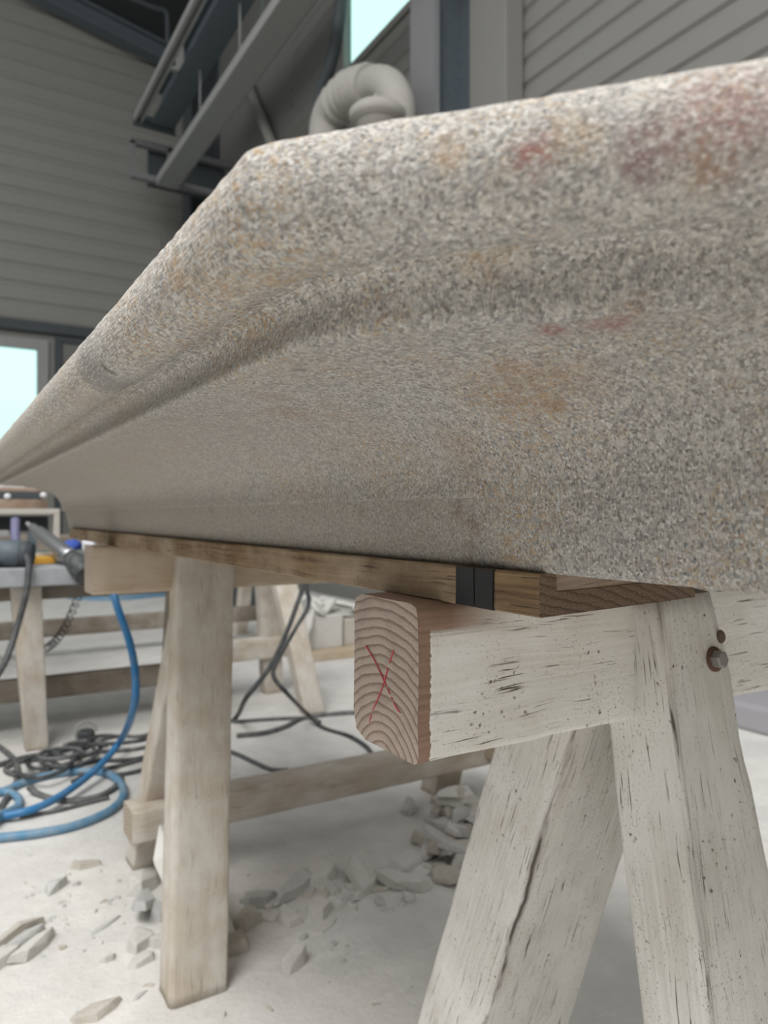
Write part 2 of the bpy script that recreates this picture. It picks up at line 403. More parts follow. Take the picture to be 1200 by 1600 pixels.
def build_stone():
    bm = B(); rows = []; ys = stone_pt_grid()
    base = profile(1.0)
    # subdivision count per profile segment, fixed over all stations
    cnt = [max(1, min(8, int(round(math.dist(a, b)/.004)))) for a, b in zip(base, base[1:])]
    for Y in ys:
        P = profile(Y); row = []
        for (a, b, n) in zip(P, P[1:], cnt):
            for j in range(n): row.append((a[0]+(b[0]-a[0])*j/n, a[1]+(b[1]-a[1])*j/n))
        row.append(P[-1]); vv = []
        for x, z in row:
            p = Vector((x, Y, z))
            if x < .5 and z > .9125:
                d = noise.noise_vector(p*170)*.00045+noise.noise_vector(p*45)*.0006
                d.y = 0
                if Y < 1.0 or True: p = p+d
            vv.append(bm.verts.new(p))
        rows.append(vv)
    m = len(rows[0])
    for i in range(len(rows)-1):
        for j in range(m-1):
            f = bm.faces.new((rows[i][j], rows[i][j+1], rows[i+1][j+1], rows[i+1][j])); f.smooth = True
        bm.faces.new((rows[i][m-1], rows[i][0], rows[i+1][0], rows[i+1][m-1]))
    bm.faces.new(rows[0][::-1]); bm.faces.new(rows[-1])
    bmesh.ops.recalc_face_normals(bm, faces=bm.faces)
    for e in bm.edges:
        if len(e.link_faces) == 2 and e.calc_face_angle(0) > math.radians(38): e.smooth = False
    return bm
sbm = build_stone()
from mathutils.bvhtree import BVHTree
_bvh = BVHTree.FromBMesh(sbm)
def surf(px, py):
    h = _bvh.ray_cast(Vector((0, 0, CAMZ)), ray(px, py).normalized())
    return tuple(h[0]) if h[0] else (0, 0, -5)
place_stains()
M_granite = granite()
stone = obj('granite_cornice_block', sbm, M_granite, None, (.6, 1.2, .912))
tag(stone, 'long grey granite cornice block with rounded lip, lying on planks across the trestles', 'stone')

# ------------------------------------------------------------------ materials of the rest
M_white = wood('white_painted_timber', (.77, .755, .70), (.60, .565, .50), 1, 1.0, (.82, .81, .78), bare=(0.0, .011, (.34, .22, .16)))
M_white2 = wood('dusty_white_timber', (.70, .68, .64), (.52, .49, .45), 1, .9, (.77, .755, .73))
M_whiteA = wood('dusty_white_timber_worn_corner', (.70, .685, .64), (.50, .475, .43), 1, 1, (.74, .73, .70), arris=1*.37, patch=.54)
M_whiteB = wood('dusty_white_timber_split', (.70, .68, .64), (.51, .48, .43), 1, .9, (.77, .755, .73), arris=2*.37+.003, patch=.42)
M_tan = wood('tan_timber', (.53, .43, .31), (.37, .28, .19), .7, .4, (.54, .47, .38), stain=.5)
M_tan2 = wood('pale_dusty_timber', (.56, .50, .42), (.41, .34, .27), .6, .4, (.64, .61, .56), stain=.5)
M_lath = wood('grey_brown_lath', (.36, .28, .21), (.20, .14, .10), .8, .4, (.40, .33, .27), grain=1.3)
M_dull = wood('dull_brown_timber', (.24, .20, .16), (.15, .12, .09), .5, .2, (.30, .27, .23))
M_plank = wood('raw_plank', (.29, .195, .105), (.11, .07, .04), 1, .5, (.36, .29, .21), grain=1.6, stain=.8)
M_end = end_grain('pine_end_grain', (.56, .47, .40), (.27, .19, .145), (.052, -.022), 50, .3)
M_end2 = end_grain('pale_end_grain', (.55, .47, .38), (.36, .29, .22), (.05, -.03), 40, .2)
M_endb = end_grain('dark_end_grain', (.20, .135, .085), (.11, .07, .045), (.2, .1), 60, .5)
M_black = flat('black_tape', (.022, .022, .024), .5)
M_bolt = flat('weathered_bolt', (.27, .26, .25), .6, .5, .4)
M_rust = flat('rusty_washer', (.13, .075, .05), .85)
M_red = flat('red_crayon', (.55, .09, .10), .9)
M_hose = flat('blue_hose', (.030, .19, .42), .35, 0, .15)
M_hose2 = flat('dusty_blue_hose', (.10, .26, .42), .5, 0, .45)
M_cable = flat('dark_cable', (.035, .04, .045), .5, 0, .2)
M_cable2 = flat('grey_cable', (.085, .09, .095), .6, 0, .3)
M_steel = flat('blue_grey_steel', (.10, .125, .145), .5, 0, .08)
M_steelp = flat('pale_grey_steel', (.30, .305, .295), .55, 0, .2)
M_flange = flat('grey_flange', (.20, .20, .205), .6)
M_dark = flat('dark_steel', (.065, .075, .082), .6)
M_duct = flat('dusty_duct', (.36, .35, .32), .8, 0, .3)
def chipstone(name, a, b, k=.4):
    t = NT(name, .92, .15); v = t.co('Object')
    c = t.mix(t.noise(v, 20, 4, .6), a, b)
    g = t.sep(t.vor(v, 420))[0]
    c = t.mix(t.mr(g, .0, .3, k, 0), c, (.2, .2, .2))
    t.color(c); t.bump(t.noise(v, 160, 4, .6), .6, .002); return t.m
M_chip = chipstone('dusty_stone_chip', (.50, .49, .46), (.66, .645, .61), .25)
M_chip2 = chipstone('grey_stone_chip', (.42, .42, .41), (.58, .575, .56), .3)
M_chip3 = chipstone('brownish_stone_chip', (.43, .39, .33), (.58, .55, .50), .3)
M_slab = chipstone('granite_slab_grey', (.24, .25, .265), (.42, .43, .445), .6)

# ------------------------------------------------------------------ the hall
def floor_mat():
    t = NT('dusty_concrete', .95, .1); v = t.co('World')
    a = t.noise(v, 1.6, 5, .6); b = t.noise(v, 9, 6, .65); c0 = t.noise(v, 60, 5, .7)
    c = t.mix(t.mr(b, .35, .68), (.67, .655, .625), (.59, .575, .545))
    c = t.mix(t.mr(a, .50, .70, 0, .55), c, (.45, .455, .45))
    c = t.mix(t.math('MULTIPLY', t.mr(c0, .60, .70), t.mr(b, .45, .6)), c, (.42, .40, .37))
    # scuffed swirls of dust
    sw = t.noise(t.co('World', (3, 11, 1), (0, 0, 0), (0, 0, .5)), 2.2, 4, .6, dist=1.2)
    c = t.mix(t.mr(sw, .58, .72, 0, .35), c, (.78, .77, .74))
    t.color(c)
    t.bump(t.math('ADD', t.math('MULTIPLY', c0, .8), t.math('MULTIPLY', t.noise(v, 25, 5, .6), 1.2)), .7, .006); return t.m
bm = B(); box(bm, (-7.2, -6.2, -.2), (4.2, 12.6, 0))
tag(obj('floor', bm, floor_mat(), None, (0, 0, 0)), kind='structure')
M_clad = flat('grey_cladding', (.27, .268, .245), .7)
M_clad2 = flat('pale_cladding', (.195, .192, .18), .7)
M_roof = flat('dark_roof', (.04, .045, .048), .8)
def ribbed(bm, along, pos, a0, a1, z0, z1, step=.26, groove=.055, depth=.02, holes=()):
    """cladding sheet with horizontal ribs; along 'x' -> plane y=pos facing -y, 'y' -> plane x=pos facing -x"""
    zs = [(z0, 0)]; z = z0
    while z < z1-.001:
        z2 = min(z+step, z1); zs += [(z2-groove, 0), (z2-groove*.7, depth), (z2-groove*.3, depth), (z2, 0)]; z = z2
    segs = [(a0, a1, z0, z1)]
    cuts = sorted({a0, a1, *[h[0] for h in holes], *[h[1] for h in holes]})
    def P(a, z, d): return (a, pos+d, z) if along == 'x' else (pos+d, a, z)
    for c0, c1 in zip(cuts, cuts[1:]):
        hs = [h for h in holes if h[0] <= c0+1e-6 and h[1] >= c1-1e-6]
        for (za, da), (zb, db) in zip(zs, zs[1:]):
            if zb-za < 1e-5: continue
            lo, hi = za, zb; parts = [(lo, hi)]
            for h in hs:
                np_ = []
                for l, u in parts:
                    if u <= h[2] or l >= h[3]: np_.append((l, u)); continue
                    if l < h[2]: np_.append((l, h[2]))
                    if u > h[3]: np_.append((h[3], u))
                parts = np_
            for l, u in parts:
                dl = da+(db-da)*(l-za)/(zb-za); du = da+(db-da)*(u-za)/(zb-za)
                bm.faces.new([bm.verts.new(p) for p in (P(c0, l, dl), P(c1, l, dl), P(c1, u, du), P(c0, u, du))])
    return bm
YW, XR, ZR = 12.4, 4.0, 9.6
W1 = (-1.3, 1.34, 1.62, 3.50)
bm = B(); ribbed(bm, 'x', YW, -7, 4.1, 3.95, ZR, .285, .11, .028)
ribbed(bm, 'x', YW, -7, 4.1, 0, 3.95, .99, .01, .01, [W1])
tag(obj('wall_back', bm, M_clad, None, (0, YW, 0)), kind='structure')
W2 = (4.2, 7.40, 6.02, 8.4)
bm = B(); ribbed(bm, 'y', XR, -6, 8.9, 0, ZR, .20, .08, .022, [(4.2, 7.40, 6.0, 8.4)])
tag(obj('wall_right', bm, M_clad2, None, (XR, 0, 0)), kind='structure')
bm = B(); box(bm, (XR, 8.9, 0), (XR+.08, YW, ZR))
tag(obj('wall_right', bm, M_clad2, None, (XR, 9, 0)), kind='structure')
# roof slab: falls towards the right wall
bm = B(); v = [bm.verts.new(p) for p in ((-2.5, 3.2, 9.75), (4.1, 3.2, 8.50), (4.1, 12.5, 8.50), (-2.5, 12.5, 9.75), (-2.5, 3.2, 9.95), (4.1, 3.2, 8.7), (4.1, 12.5, 8.7), (-2.5, 12.5, 9.95))]
for q in ((3,2,1,0),(4,5,6,7),(0,1,5,4),(1,2,6,5),(2,3,7,6),(3,0,4,7)): bm.faces.new([v[i] for i in q])
tag(obj('ceiling', bm, M_roof, None, (0, 8, 9)), kind='structure')
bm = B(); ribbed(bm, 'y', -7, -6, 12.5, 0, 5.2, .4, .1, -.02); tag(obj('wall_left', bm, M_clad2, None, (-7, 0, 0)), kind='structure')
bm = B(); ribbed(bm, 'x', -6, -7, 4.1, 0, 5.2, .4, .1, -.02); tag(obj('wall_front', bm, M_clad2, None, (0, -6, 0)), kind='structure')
# window in the gable wall
def pane_mat():
    t = NT('window_pane', .1); tr = t.n.new('ShaderNodeBsdfTransparent'); tr.inputs[0].default_value = (.78, .97, .93, 1)
    gl = t.n.new('ShaderNodeBsdfGlossy'); gl.inputs['Roughness'].default_value = .08; mx = t.n.new('ShaderNodeMixShader'); mx.inputs[0].default_value = .04
    t.l.new(tr.outputs[0], mx.inputs[1]); t.l.new(gl.outputs[0], mx.inputs[2]); t.l.new(mx.outputs[0], t.out_n.inputs[0]); return t.m
M_pane = pane_mat()
def frame_y(bm, x0, x1, z0, z1, y0, y1, w, bev=.01):
    box(bm, (x0, y0, z0), (x0+w, y1, z1), bev); box(bm, (x1-w, y0, z0), (x1, y1, z1), bev)
    box(bm, (x0+w, y0, z0), (x1-w, y1, z0+w), bev); box(bm, (x0+w, y0, z1-w), (x1-w, y1, z1), bev)
w1 = obj('window_1', frame_y(B(), W1[0]-.15, W1[1]+.15, W1[2]-.15, W1[3]+.14, YW-.07, YW+.06, .16) or None, M_steelp, None, (0, YW, 2)) if False else None
bm = B(); frame_y(bm, W1[0]-.15, W1[1]+.15, W1[2]-.15, W1[3]+.14, YW-.07, YW+.06, .16)
w1 = tag(obj('window_1', bm, M_steelp, None, (0, YW, 2)), kind='structure')
bm = B(); box(bm, (W1[0]-.01, YW, W1[2]-.01), (W1[1]+.01, YW+.01, W1[3]+.01)); obj('pane', bm, M_pane, w1, (0, YW, 2))
# gable door leaf right of the window
bm = B(); frame_y(bm, 1.58, 3.35, 0, 3.72, YW-.10, YW, .1)
d1 = tag(obj('door_1', bm, M_dark, None, (2.4, YW, 0)), kind='structure')
bm = B(); box(bm, (1.68, YW-.07, .1), (3.25, YW-.02, 3.62), .01); obj('door_panel', bm, M_clad2, d1, (2.4, YW, 0))
bm = B(); box(bm, (-6, YW-.12, 3.74), (3.6, YW-.01, 3.90), .01); tag(obj('trim_1', bm, M_dark, None, (0, YW, 3.8)), kind='structure')
# high ribbon window in the right wall
bm = B()
for a, b in (((XR-.03, 4.2, 5.94), (XR+.08, 7.46, 6.02)), ((XR-.03, 7.40, 6.02), (XR+.08, 7.46, 8.4)), ((XR-.03, 4.2, 8.36), (XR+.08, 7.40, 8.44))): box(bm, a, b, .01)
w2 = tag(obj('window_2', bm, M_clad2, None, (XR, 6, 6)), kind='structure')
bm = B(); box(bm, (XR+.03, 4.2, 6.01), (XR+.04, 7.41, 8.37)); obj('pane', bm, M_pane, w2, (XR, 6, 6))
# steel columns (H sections) and wall post
bm = B(); box(bm, (3.55, 5.00, 0), (3.60, 5.38, 8.6), .006, 1); box(bm, (3.60, 5.17, 0), (3.94, 5.20, 8.6)); box(bm, (3.94, 4.98, 0), (3.985, 5.38, 8.6), .004)  # web darker than the inner flange, its shade put into the colour
tag(obj('trim_2', bm, [M_steel, M_flange], None, (3.6, 5.2, 0)), kind='structure')
bm = B(); box(bm, (3.80, 4.40, 0), (3.985, 4.86, 8.6), .012); tag(obj('trim_3', bm, M_clad2, None, (3.9, 4.6, 0)), kind='structure')
bm = B(); box(bm, (3.5, 11.75, 0), (3.55, 12.15, 8.6), .006); box(bm, (3.55, 11.93, 0), (3.93, 11.97, 8.6)); box(bm, (3.93, 11.75, 0), (3.985, 12.15, 8.6))
tag(obj('trim_4', bm, M_dark, None, (3.6, 12, 0)), kind='structure')
bm = B(); box(bm, (3.2, 12.2, 0), (3.38, 12.36, 5.6), .01); tag(obj('trim_5', bm, M_clad2, None, (3.3, 12.3, 0)), kind='structure')
# rafter against the gable and a purlin strut
bm = B(); v0 = Vector((-2.5, 12.15, 9.46)); v1 = Vector((3.95, 12.15, 8.26))
for (dy0, dy1, dz0, dz1) in ((-.12, .12, -.05, 0), (-.02, .02, 0, .22), (-.12, .12, .22, .26)):
    vs8 = [bm.verts.new(p) for p in [v0+Vector((0, dy0, dz0)), v1+Vector((0, dy0, dz0)), v1+Vector((0, dy1, dz0)), v0+Vector((0, dy1, dz0)), v0+Vector((0, dy0, dz1)), v1+Vector((0, dy0, dz1)), v1+Vector((0, dy1, dz1)), v0+Vector((0, dy1, dz1))]]
    for q in ((3,2,1,0),(4,5,6,7),(0,1,5,4),(1,2,6,5),(2,3,7,6),(3,0,4,7)): bm.faces.new([vs8[i] for i in q])
tag(obj('trim_6', bm, M_steel, None, (0, 12.1, 9)), kind='structure')
bm = B(); tube(bm, [on_y(120, -60, 10.5), on_y(165, -22, 10.5), on_y(235, 10, 10.5), on_y(257, 17, 10.5), on_y(262, 30, 10.5), on_y(262, 70, 10.5)], .035)
tag(obj('conduit_pipe', bm, M_dark, None, on_y(165, -22, 10.5)), 'thin dark conduit pipe bent down below the roof at the top left corner', 'pipe')
bm = B(); tube(bm, [on_x(378, 110, 3.9), on_x(425, 225, 3.9), on_x(480, 360, 3.9)], .07, sm=0)
tag(obj('wall_brace', bm, M_duct, None, on_x(425, 225, 3.9)), 'slanting grey brace tube on the pale wall behind the stone lip', 'brace')

# crane runway: flanged beam ending short of the gable
cr = thing('crane_runway_beam', (2.65, 7, 6.5), 'blue-grey crane runway beam with a pale rail hanging under the roof, upper left', 'beam')
bm = B(); box(bm, (2.60, 1.0, 6.50), (2.93, 10.6, 6.53), .006); obj('lower_flange', bm, M_steel, cr)
bm = B(); box(bm, (2.75, 1.0, 6.53), (2.775, 10.6, 6.95)); obj('web', bm, M_steel, cr)
bm = B(); box(bm, (2.60, 1.0, 6.95), (2.93, 10.6, 6.98), .006); obj('upper_flange', bm, M_steel, cr)
bm = B(); box(bm, (2.36, 1.0, 6.47), (2.40, 10.6, 6.56), .004); box(bm, (2.45, 1.0, 6.47), (2.48, 10.6, 6.56), .004); box(bm, (2.40, 1.0, 6.54), (2.45, 10.6, 6.56)); obj('conductor_rail', bm, M_steelp, cr)
for yy in (9.3, 7.2, 5.2):
    bm = B(); box(bm, (2.47, yy-.04, 6.56), (2.80, yy+.04, 6.60)); box(bm, (2.6, yy-.04, 6.6), (2.68, yy+.04, 6.9)); obj('bracket', bm, M_steelp, cr)
bm = B(); box(bm, (2.36, 10.6, 6.42), (2.95, 10.63, 6.60)); obj('end_stop', bm, M_dark, cr)
bm = B()
box(bm, (2.42, 11.0, 5.95), (2.48, 11.08, 6.4)); box(bm, (2.95, 11.0, 5.95), (3.0, 11.08, 6.42)); box(bm, (2.42, 11.0, 5.87), (3.94, 11.1, 5.95)); box(bm, (2.42, 11.0, 6.36), (3.94, 11.1, 6.44))
br = tag(obj('beam_console', bm, M_flange, None, (3, 11, 6)), 'welded steel console bracket at the far end of the crane beam', 'bracket')
bm = B(); box(bm, (2.72, 11.2, 5.9), (3.9, 11.3, 6.5)); obj('back_plate', bm, M_dark, br, (3, 11, 6))
# cable tray
ct = thing('cable_tray', (2.98, 6, 5.85), 'long pale grey perforated cable tray hung from rods right of the crane beam', 'cable tray')
bm = B(); box(bm, (2.80, 1.0, 5.84), (3.09, 11.05, 5.86)); obj('tray_bottom', bm, M_steelp, ct)
for xa in (2.785, 3.085):
    bm = B(); box(bm, (xa, 1.0, 5.84), (xa+.015, 11.05, 5.96)); obj('tray_side', bm, M_steelp, ct)
for yy in (9.0, 7.6, 5.5):
    for xa in (2.81, 3.06):
        bm = B(); tube(bm, [(xa, yy, 5.86), (xa, yy, 8.58+.19*(4.1-xa))], .012, 6, 0); obj('hanger_rod', bm, M_steelp, ct)
# dark downpipe leaning beside the high window
bm = B(); tube(bm, [on_x(537, -60, 3.5), on_x(530, 30, 3.5), on_x(518, 95, 3.5), on_x(500, 150, 3.5), on_x(494, 215, 3.5), on_x(494, 300, 3.5)], .065)
tag(obj('drain_pipe', bm, M_dark, None, on_x(518, 95, 3.5)), 'dark leaning pipe beside the bright high window', 'pipe')
# dusty extraction duct: elbow, ribbed hose bend and round hood
du = thing('extraction_duct', on_x(560, 170, 3.2), 'dust-covered extraction duct elbow with a round hood below the high window', 'duct')
P = lambda x, y, X=3.2: on_x(x, y, X)
bm = B(); tube(bm, [P(508, 300), P(510, 215), P(516, 180), P(530, 158)], .17, 20, 6); obj('lower_elbow', bm, M_duct, du)
bm = B(); tube(bm, [P(526, 165), P(545, 145), P(565, 138), P(580, 134)], .20, 20, 10, rf=lambda t: .165+.022*math.sin(t*38)); obj('ribbed_bend', bm, M_duct, du)
bm = B(); tube(bm, [P(572, 140), P(590, 130), P(610, 138), P(622, 165), P(622, 200)], .14, 20, 8); obj('upper_elbow', bm, M_duct, du)
bm = B(); c = P(590, 214, 2.9); lathe(bm, c+Vector((0, 0, -.15)), c+Vector((0, 0, 1)), [(0, .155), (.26, .165), (.265, .215), (.33, .22), (.36, .19), (.385, .08)], 28); obj('hood', bm, M_duct, du)
bm = B(); tube(bm, [c+Vector((0, 0, .2)), c+Vector((.1, .25, .35)), P(600, 140)], .05, 10, 5); obj('hood_arm', bm, M_duct, du)

# ------------------------------------------------------------------ foreground trestle
t1 = thing('sawhorse_trestle', (.9, .5, 0), 'white-washed wooden trestle in front, with bare end grain marked by a red cross', 'trestle')
bx0 = .309; by0, by1, bz0, bz1 = .457, .556, .762, .883
bm = B(); timber(bm, quad_x(bx0, by0, by1, bz0, bz1), quad_x(1.66, by0, by1, bz0, bz1), n=90, jit=.0011, radii=[.007, .020, .014, .010], caps=(1, 1))
beam1 = obj('top_beam', bm, [M_white, M_end], t1); beam1['label'] = 'white painted beam with bare growth-ring end'
def leg(parent, q_top, q_bot, mat, seed, r=.005, name='leg', radii=None, jit=.0011):
    bm = B(); timber(bm, q_bot, q_top, r, 44, jit, seed=seed, radii=radii); return obj(name, bm, [mat, M_end2], parent)
# near legs (lean towards the viewer), far legs (lean away)
legA = leg(t1, quad_z(.878, .548, .636, .430, .508), quad_z(0, .548, .735, .300, .378), M_whiteA, 1, radii=[.004, .022, .006, .006])
leg(t1, quad_z(.878, .536, .668, .463, .57), quad_z(0, .536, .715, .80, .91), M_whiteB, 2, radii=[.007, .006, .006, .006])
leg(t1, quad_z(.878, 1.38, 1.48, .430, .508), quad_z(0, 1.38, 1.48, .300, .378), M_white2, 3)
leg(t1, quad_z(.878, 1.36, 1.49, .463, .57), quad_z(0, 1.36, 1.49, .80, .91), M_white2, 4)
# bolt through the near leg
nb = on_y(1115, 1030, .421); nrm = Vector((0, -1, .15)).normalized()
bm = B(); lathe(bm, nb-nrm*.002, nb+nrm, [(0, .0115), (.004, .0115), (.0045, .009)], 20); wbm = bm
bm = B(); lathe(bm, nb, nb+nrm, [(0, .0085), (.009, .0085), (.0105, .007)], 6); bh = obj('bolt', bm, M_bolt, t1); sub('washer', wbm, M_rust, bh)
for p in bh.data.polygons: p.use_smooth = False
bm = B(); kc = on_y(1128, 995, .4235); lathe(bm, kc+Vector((0, .001, 0)), kc+Vector((0, -1, .15)), [(0, .0065), (.0012, .0055), (.0016, .003)], 12)
obj('knot', bm, flat('dark_knot', (.14, .10, .07), .95), t1)
# red crayon cross on the beam end, thin strokes of wax
bm = B()
def stroke(pts, w):
    pp = smooth_path([Vector((bx0-.0006, on_x(px, py, bx0).y, on_x(px, py, bx0).z)) for px, py in pts], 6); prev = None
    for i, p in enumerate(pp):
        ww = w*(.65+.5*noise.noise(p*400)); a = bm.verts.new(p+Vector((-.0003, ww, 0))); b = bm.verts.new(p+Vector((-.0003, -ww, 0)))
        a2 = bm.verts.new(p+Vector((.0006, ww, 0))); b2 = bm.verts.new(p+Vector((.0006, -ww, 0)))
        if prev and abs(noise.noise(p*170)) > .06:
            bm.faces.new((prev[0], prev[1], b, a)); bm.faces.new((prev[0], a, a2, prev[2])); bm.faces.new((prev[1], prev[3], b2, b))
        prev = (a, b, a2, b2)
stroke([(572, 1008), (585, 1030), (597, 1055), (608, 1080), (620, 1105), (629, 1117)], .0009)
stroke([(616, 1015), (608, 1040), (602, 1062), (594, 1085), (583, 1110), (578, 1128)], .0006)
obj('crayon_cross', bm, M_red, t1)

# ------------------------------------------------------------------ second trestle
t2 = thing('sawhorse_trestle', (.95, 1.7, 0), 'tan wooden trestle with lower rail, second from the camera under the stone', 'trestle')
bm = B(); timber(bm, quad_x(.288, 1.66, 1.765, .779, .883), quad_x(1.60, 1.66, 1.765, .779, .883), n=40, radii=[.008, .008, .008, .008], seed=5); obj('top_beam', bm, [M_tan, M_end2], t2)
leg(t2, quad_z(.872, .462, .590, 1.625, 1.70), quad_z(0, .386, .502, 1.42, 1.50), M_tan2, 6, r=.008, radii=[.012, .007, .006, .006])
leg(t2, quad_z(.872, .515, .62, 1.71, 1.80), quad_z(0, .452, .56, 2.03, 2.12), M_tan2, 7, r=.007)
leg(t2, quad_z(.872, 1.41, 1.51, 1.625, 1.70), quad_z(0, 1.44, 1.54, 1.42, 1.50), M_tan2, 8)
leg(t2, quad_z(.872, 1.41, 1.51, 1.71, 1.80), quad_z(0, 1.44, 1.54, 2.03, 2.12), M_tan2, 9)
bm = B(); timber(bm, quad_x(.422, 1.895, 1.995, .125, .207), quad_x(1.60, 1.895, 1.995, .125, .207), n=30, r=.006, seed=10); obj('lower_rail', bm, [M_tan2, M_end2], t2)
bm = B(); timber(bm, quad_y(1.43, 1.545, 1.60, .15, .235), quad_y(2.10, 1.545, 1.60, .15, .235), n=20, seed=11); obj('cross_rail', bm, [M_tan, M_end2], t2)

# ------------------------------------------------------------------ plank under the stone (rebated near end), lath in the rebate, tape
pk = thing('support_plank', (.43, 1.2, .883), 'rough brown plank lying lengthwise under the stone, with a black taped band near its end', 'plank')
def extr_y(bm, prof, y0, y1, n=60, jit=.0008, skew=0.0):
    uvl = bm.loops.layers.uv.verify(); rings = []
    per = [0.0]
    for a, b in zip(prof, prof[1:]+prof[:1]): per.append(per[-1]+math.dist(a, b))
    for i in range(n+1):
        y = y0+(y1-y0)*i/n; r = []
        for x, z in prof:
            p = Vector((x, y+(skew*(x-prof[0][0]) if i == 0 else 0), z)); d = noise.noise_vector(p*35)*jit; d.z *= .3
            r.append(bm.verts.new(p+d))
        rings.append(r)
    m = len(prof)
    for i in range(n):
        for j in range(m):
            f = bm.faces.new((rings[i][j], rings[i][(j+1) % m], rings[i+1][(j+1) % m], rings[i+1][j]))
            for lp, (a, b) in zip(f.loops, ((i, j), (i, j+1), (i+1, j+1), (i+1, j))): lp[uvl].uv = ((y1-y0)*a/n, per[b]+.9)
    for r, fl in ((rings[0], 1), (rings[-1], 0)):
        f = bm.faces.new(r[::-1] if fl else r); f.material_index = 1
        for lp in f.loops: lp[uvl].uv = (lp.vert.co.x, lp.vert.co.z)
    bmesh.ops.recalc_face_normals(bm, faces=bm.faces)
    return bm
def dens(pts, n=5):
    out = []
    for a, b in zip(pts, pts[1:]+pts[:1]): out += [(a[0]+(b[0]-a[0])*j/n, a[1]+(b[1]-a[1])*j/n) for j in range(n)]
    return out
bm = B(); extr_y(bm, dens([(.3345, .8845), (.336, .8832), (.53, .8832), (.53, .899), (.352, .899), (.352, .9118), (.3355, .9118), (.3345, .910)]), .355, 2.30, skew=.13)
obj('board', bm, [M_plank, M_endb], pk)
for pa, pb, ex in ((713, 741, .0), (744, 772, .0006)):
    bm = B(); ta = on_x(pa, 920, .334).y; tb = on_x(pb, 920, .334).y
    extr_y(bm, dens([(.3333-ex, .8835), (.345, .8826), (.345, .9119), (.3333-ex, .9117)]), tb, ta, 10, .0009); obj('tape_band', bm, [M_black, M_black], pk)
bm = B(); extr_y(bm, dens([(.3535, .8992), (.54, .8992), (.54, .9118), (.3535, .9118)]), .3585, 2.28, skew=.13)
tag(obj('thin_lath', bm, [M_lath, M_lath], None, (.44, 1.2, .899)), 'thin brown lath tucked in the plank rebate directly under the stone', 'lath')

# ------------------------------------------------------------------ background trestles, slab and tools
t3 = thing('sawhorse_trestle', (.35, 3.4, 0), 'low grey-brown trestle at the left edge carrying a grey granite slab', 'trestle')
bm = B(); timber(bm, quad_x(-.45, 3.30, 3.42, .605, .672), quad_x(1.03, 3.30, 3.42, .605, .672), n=20, seed=12); obj('top_beam', bm, [M_dull, M_end2], t3)
leg(t3, quad_z(.672, .255, .365, 3.22, 3.31), quad_z(0, .315, .398, 3.27, 3.36), M_tan2, 13)
leg(t3, quad_z(.605, .14, .22, 3.42, 3.5), quad_z(0, .14, .22, 3.62, 3.7), M_white2, 14)
leg(t3, quad_z(.605, .93, 1.01, 3.22, 3.30), quad_z(0, .95, 1.03, 3.22, 3.3), M_tan2, 15)
leg(t3, quad_z(.605, .93, 1.01, 3.42, 3.5), quad_z(0, .95, 1.03, 3.62, 3.7), M_tan2, 16)
leg(t3, quad_z(.605, -.45, -.35, 3.22, 3.3), quad_z(0, -.45, -.35, 3.27, 3.36), M_tan2, 17)
bm = B(); timber(bm, quad_x(.18, 3.52, 3.58, .145, .24), quad_x(1.03, 3.52, 3.58, .145, .24), n=16, seed=18); obj('lower_rail', bm, [M_dull, M_end2], t3)
bm = B(); box(bm, (-.6, 3.16, .672), (1.02, 3.95, .742), .004); slab = obj('granite_slab', bm, M_slab, None, (.2, 3.5, .672))
tag(slab, 'speckled grey granite slab lying on the low trestle at the left', 'slab')
t4 = thing('sawhorse_trestle', (2.0, 5.3, 0), 'dark shadowed trestle far behind the blue hose, seen under the slab', 'trestle')
def rail(a, b, d, h, m, s, par, nm):   # rail along x between pixel-measured ends
    bm = B(); timber(bm, quad_x(a[0], a[1], a[1]+d, a[2], a[2]+h), quad_x(b[0], a[1], a[1]+d, a[2], a[2]+h), n=8, seed=s); return obj(nm, bm, [m, M_end2], par)
rail((-.4, 5.3, .145), (2.2, 0, 0), .08, .11, M_dull, 19, t4, 'lower_rail')
rail((-.4, 5.3, .70), (2.2, 0, 0), .1, .12, M_dull, 20, t4, 'top_beam')
for xx in (-.3, 2.05):
    leg(t4, quad_z(.70, xx, xx+.09, 5.2, 5.29), quad_z(0, xx, xx+.09, 5.05, 5.14), M_tan2, 21)
    leg(t4, quad_z(.70, xx, xx+.09, 5.41, 5.5), quad_z(0, xx, xx+.09, 5.6, 5.69), M_tan2, 22)
t5 = thing('sawhorse_trestle', (1.5, 3.45, 0), 'pale trestle seen through the gap beneath the stone, behind the hanging dark cables', 'trestle')
leg(t5, quad_z(.80, 1.40, 1.52, 3.40, 3.48), quad_z(0, 1.50, 1.60, 3.16, 3.24), M_tan2, 23)
leg(t5, quad_z(.80, 1.40, 1.52, 3.52, 3.60), quad_z(0, 1.50, 1.60, 3.66, 3.74), M_tan2, 24)
leg(t5, quad_z(.80, 1.14, 1.22, 3.52, 3.60), quad_z(0, 1.10, 1.18, 3.66, 3.74), M_tan2, 25)
rail((1.10, 3.60, .20), (1.62, 0, 0), .06, .11, M_tan2, 26, t5, 'lower_rail'); rail((1.10, 3.45, .77), (1.62, 0, 0), .1, .1, M_tan2, 27, t5, 'top_beam')

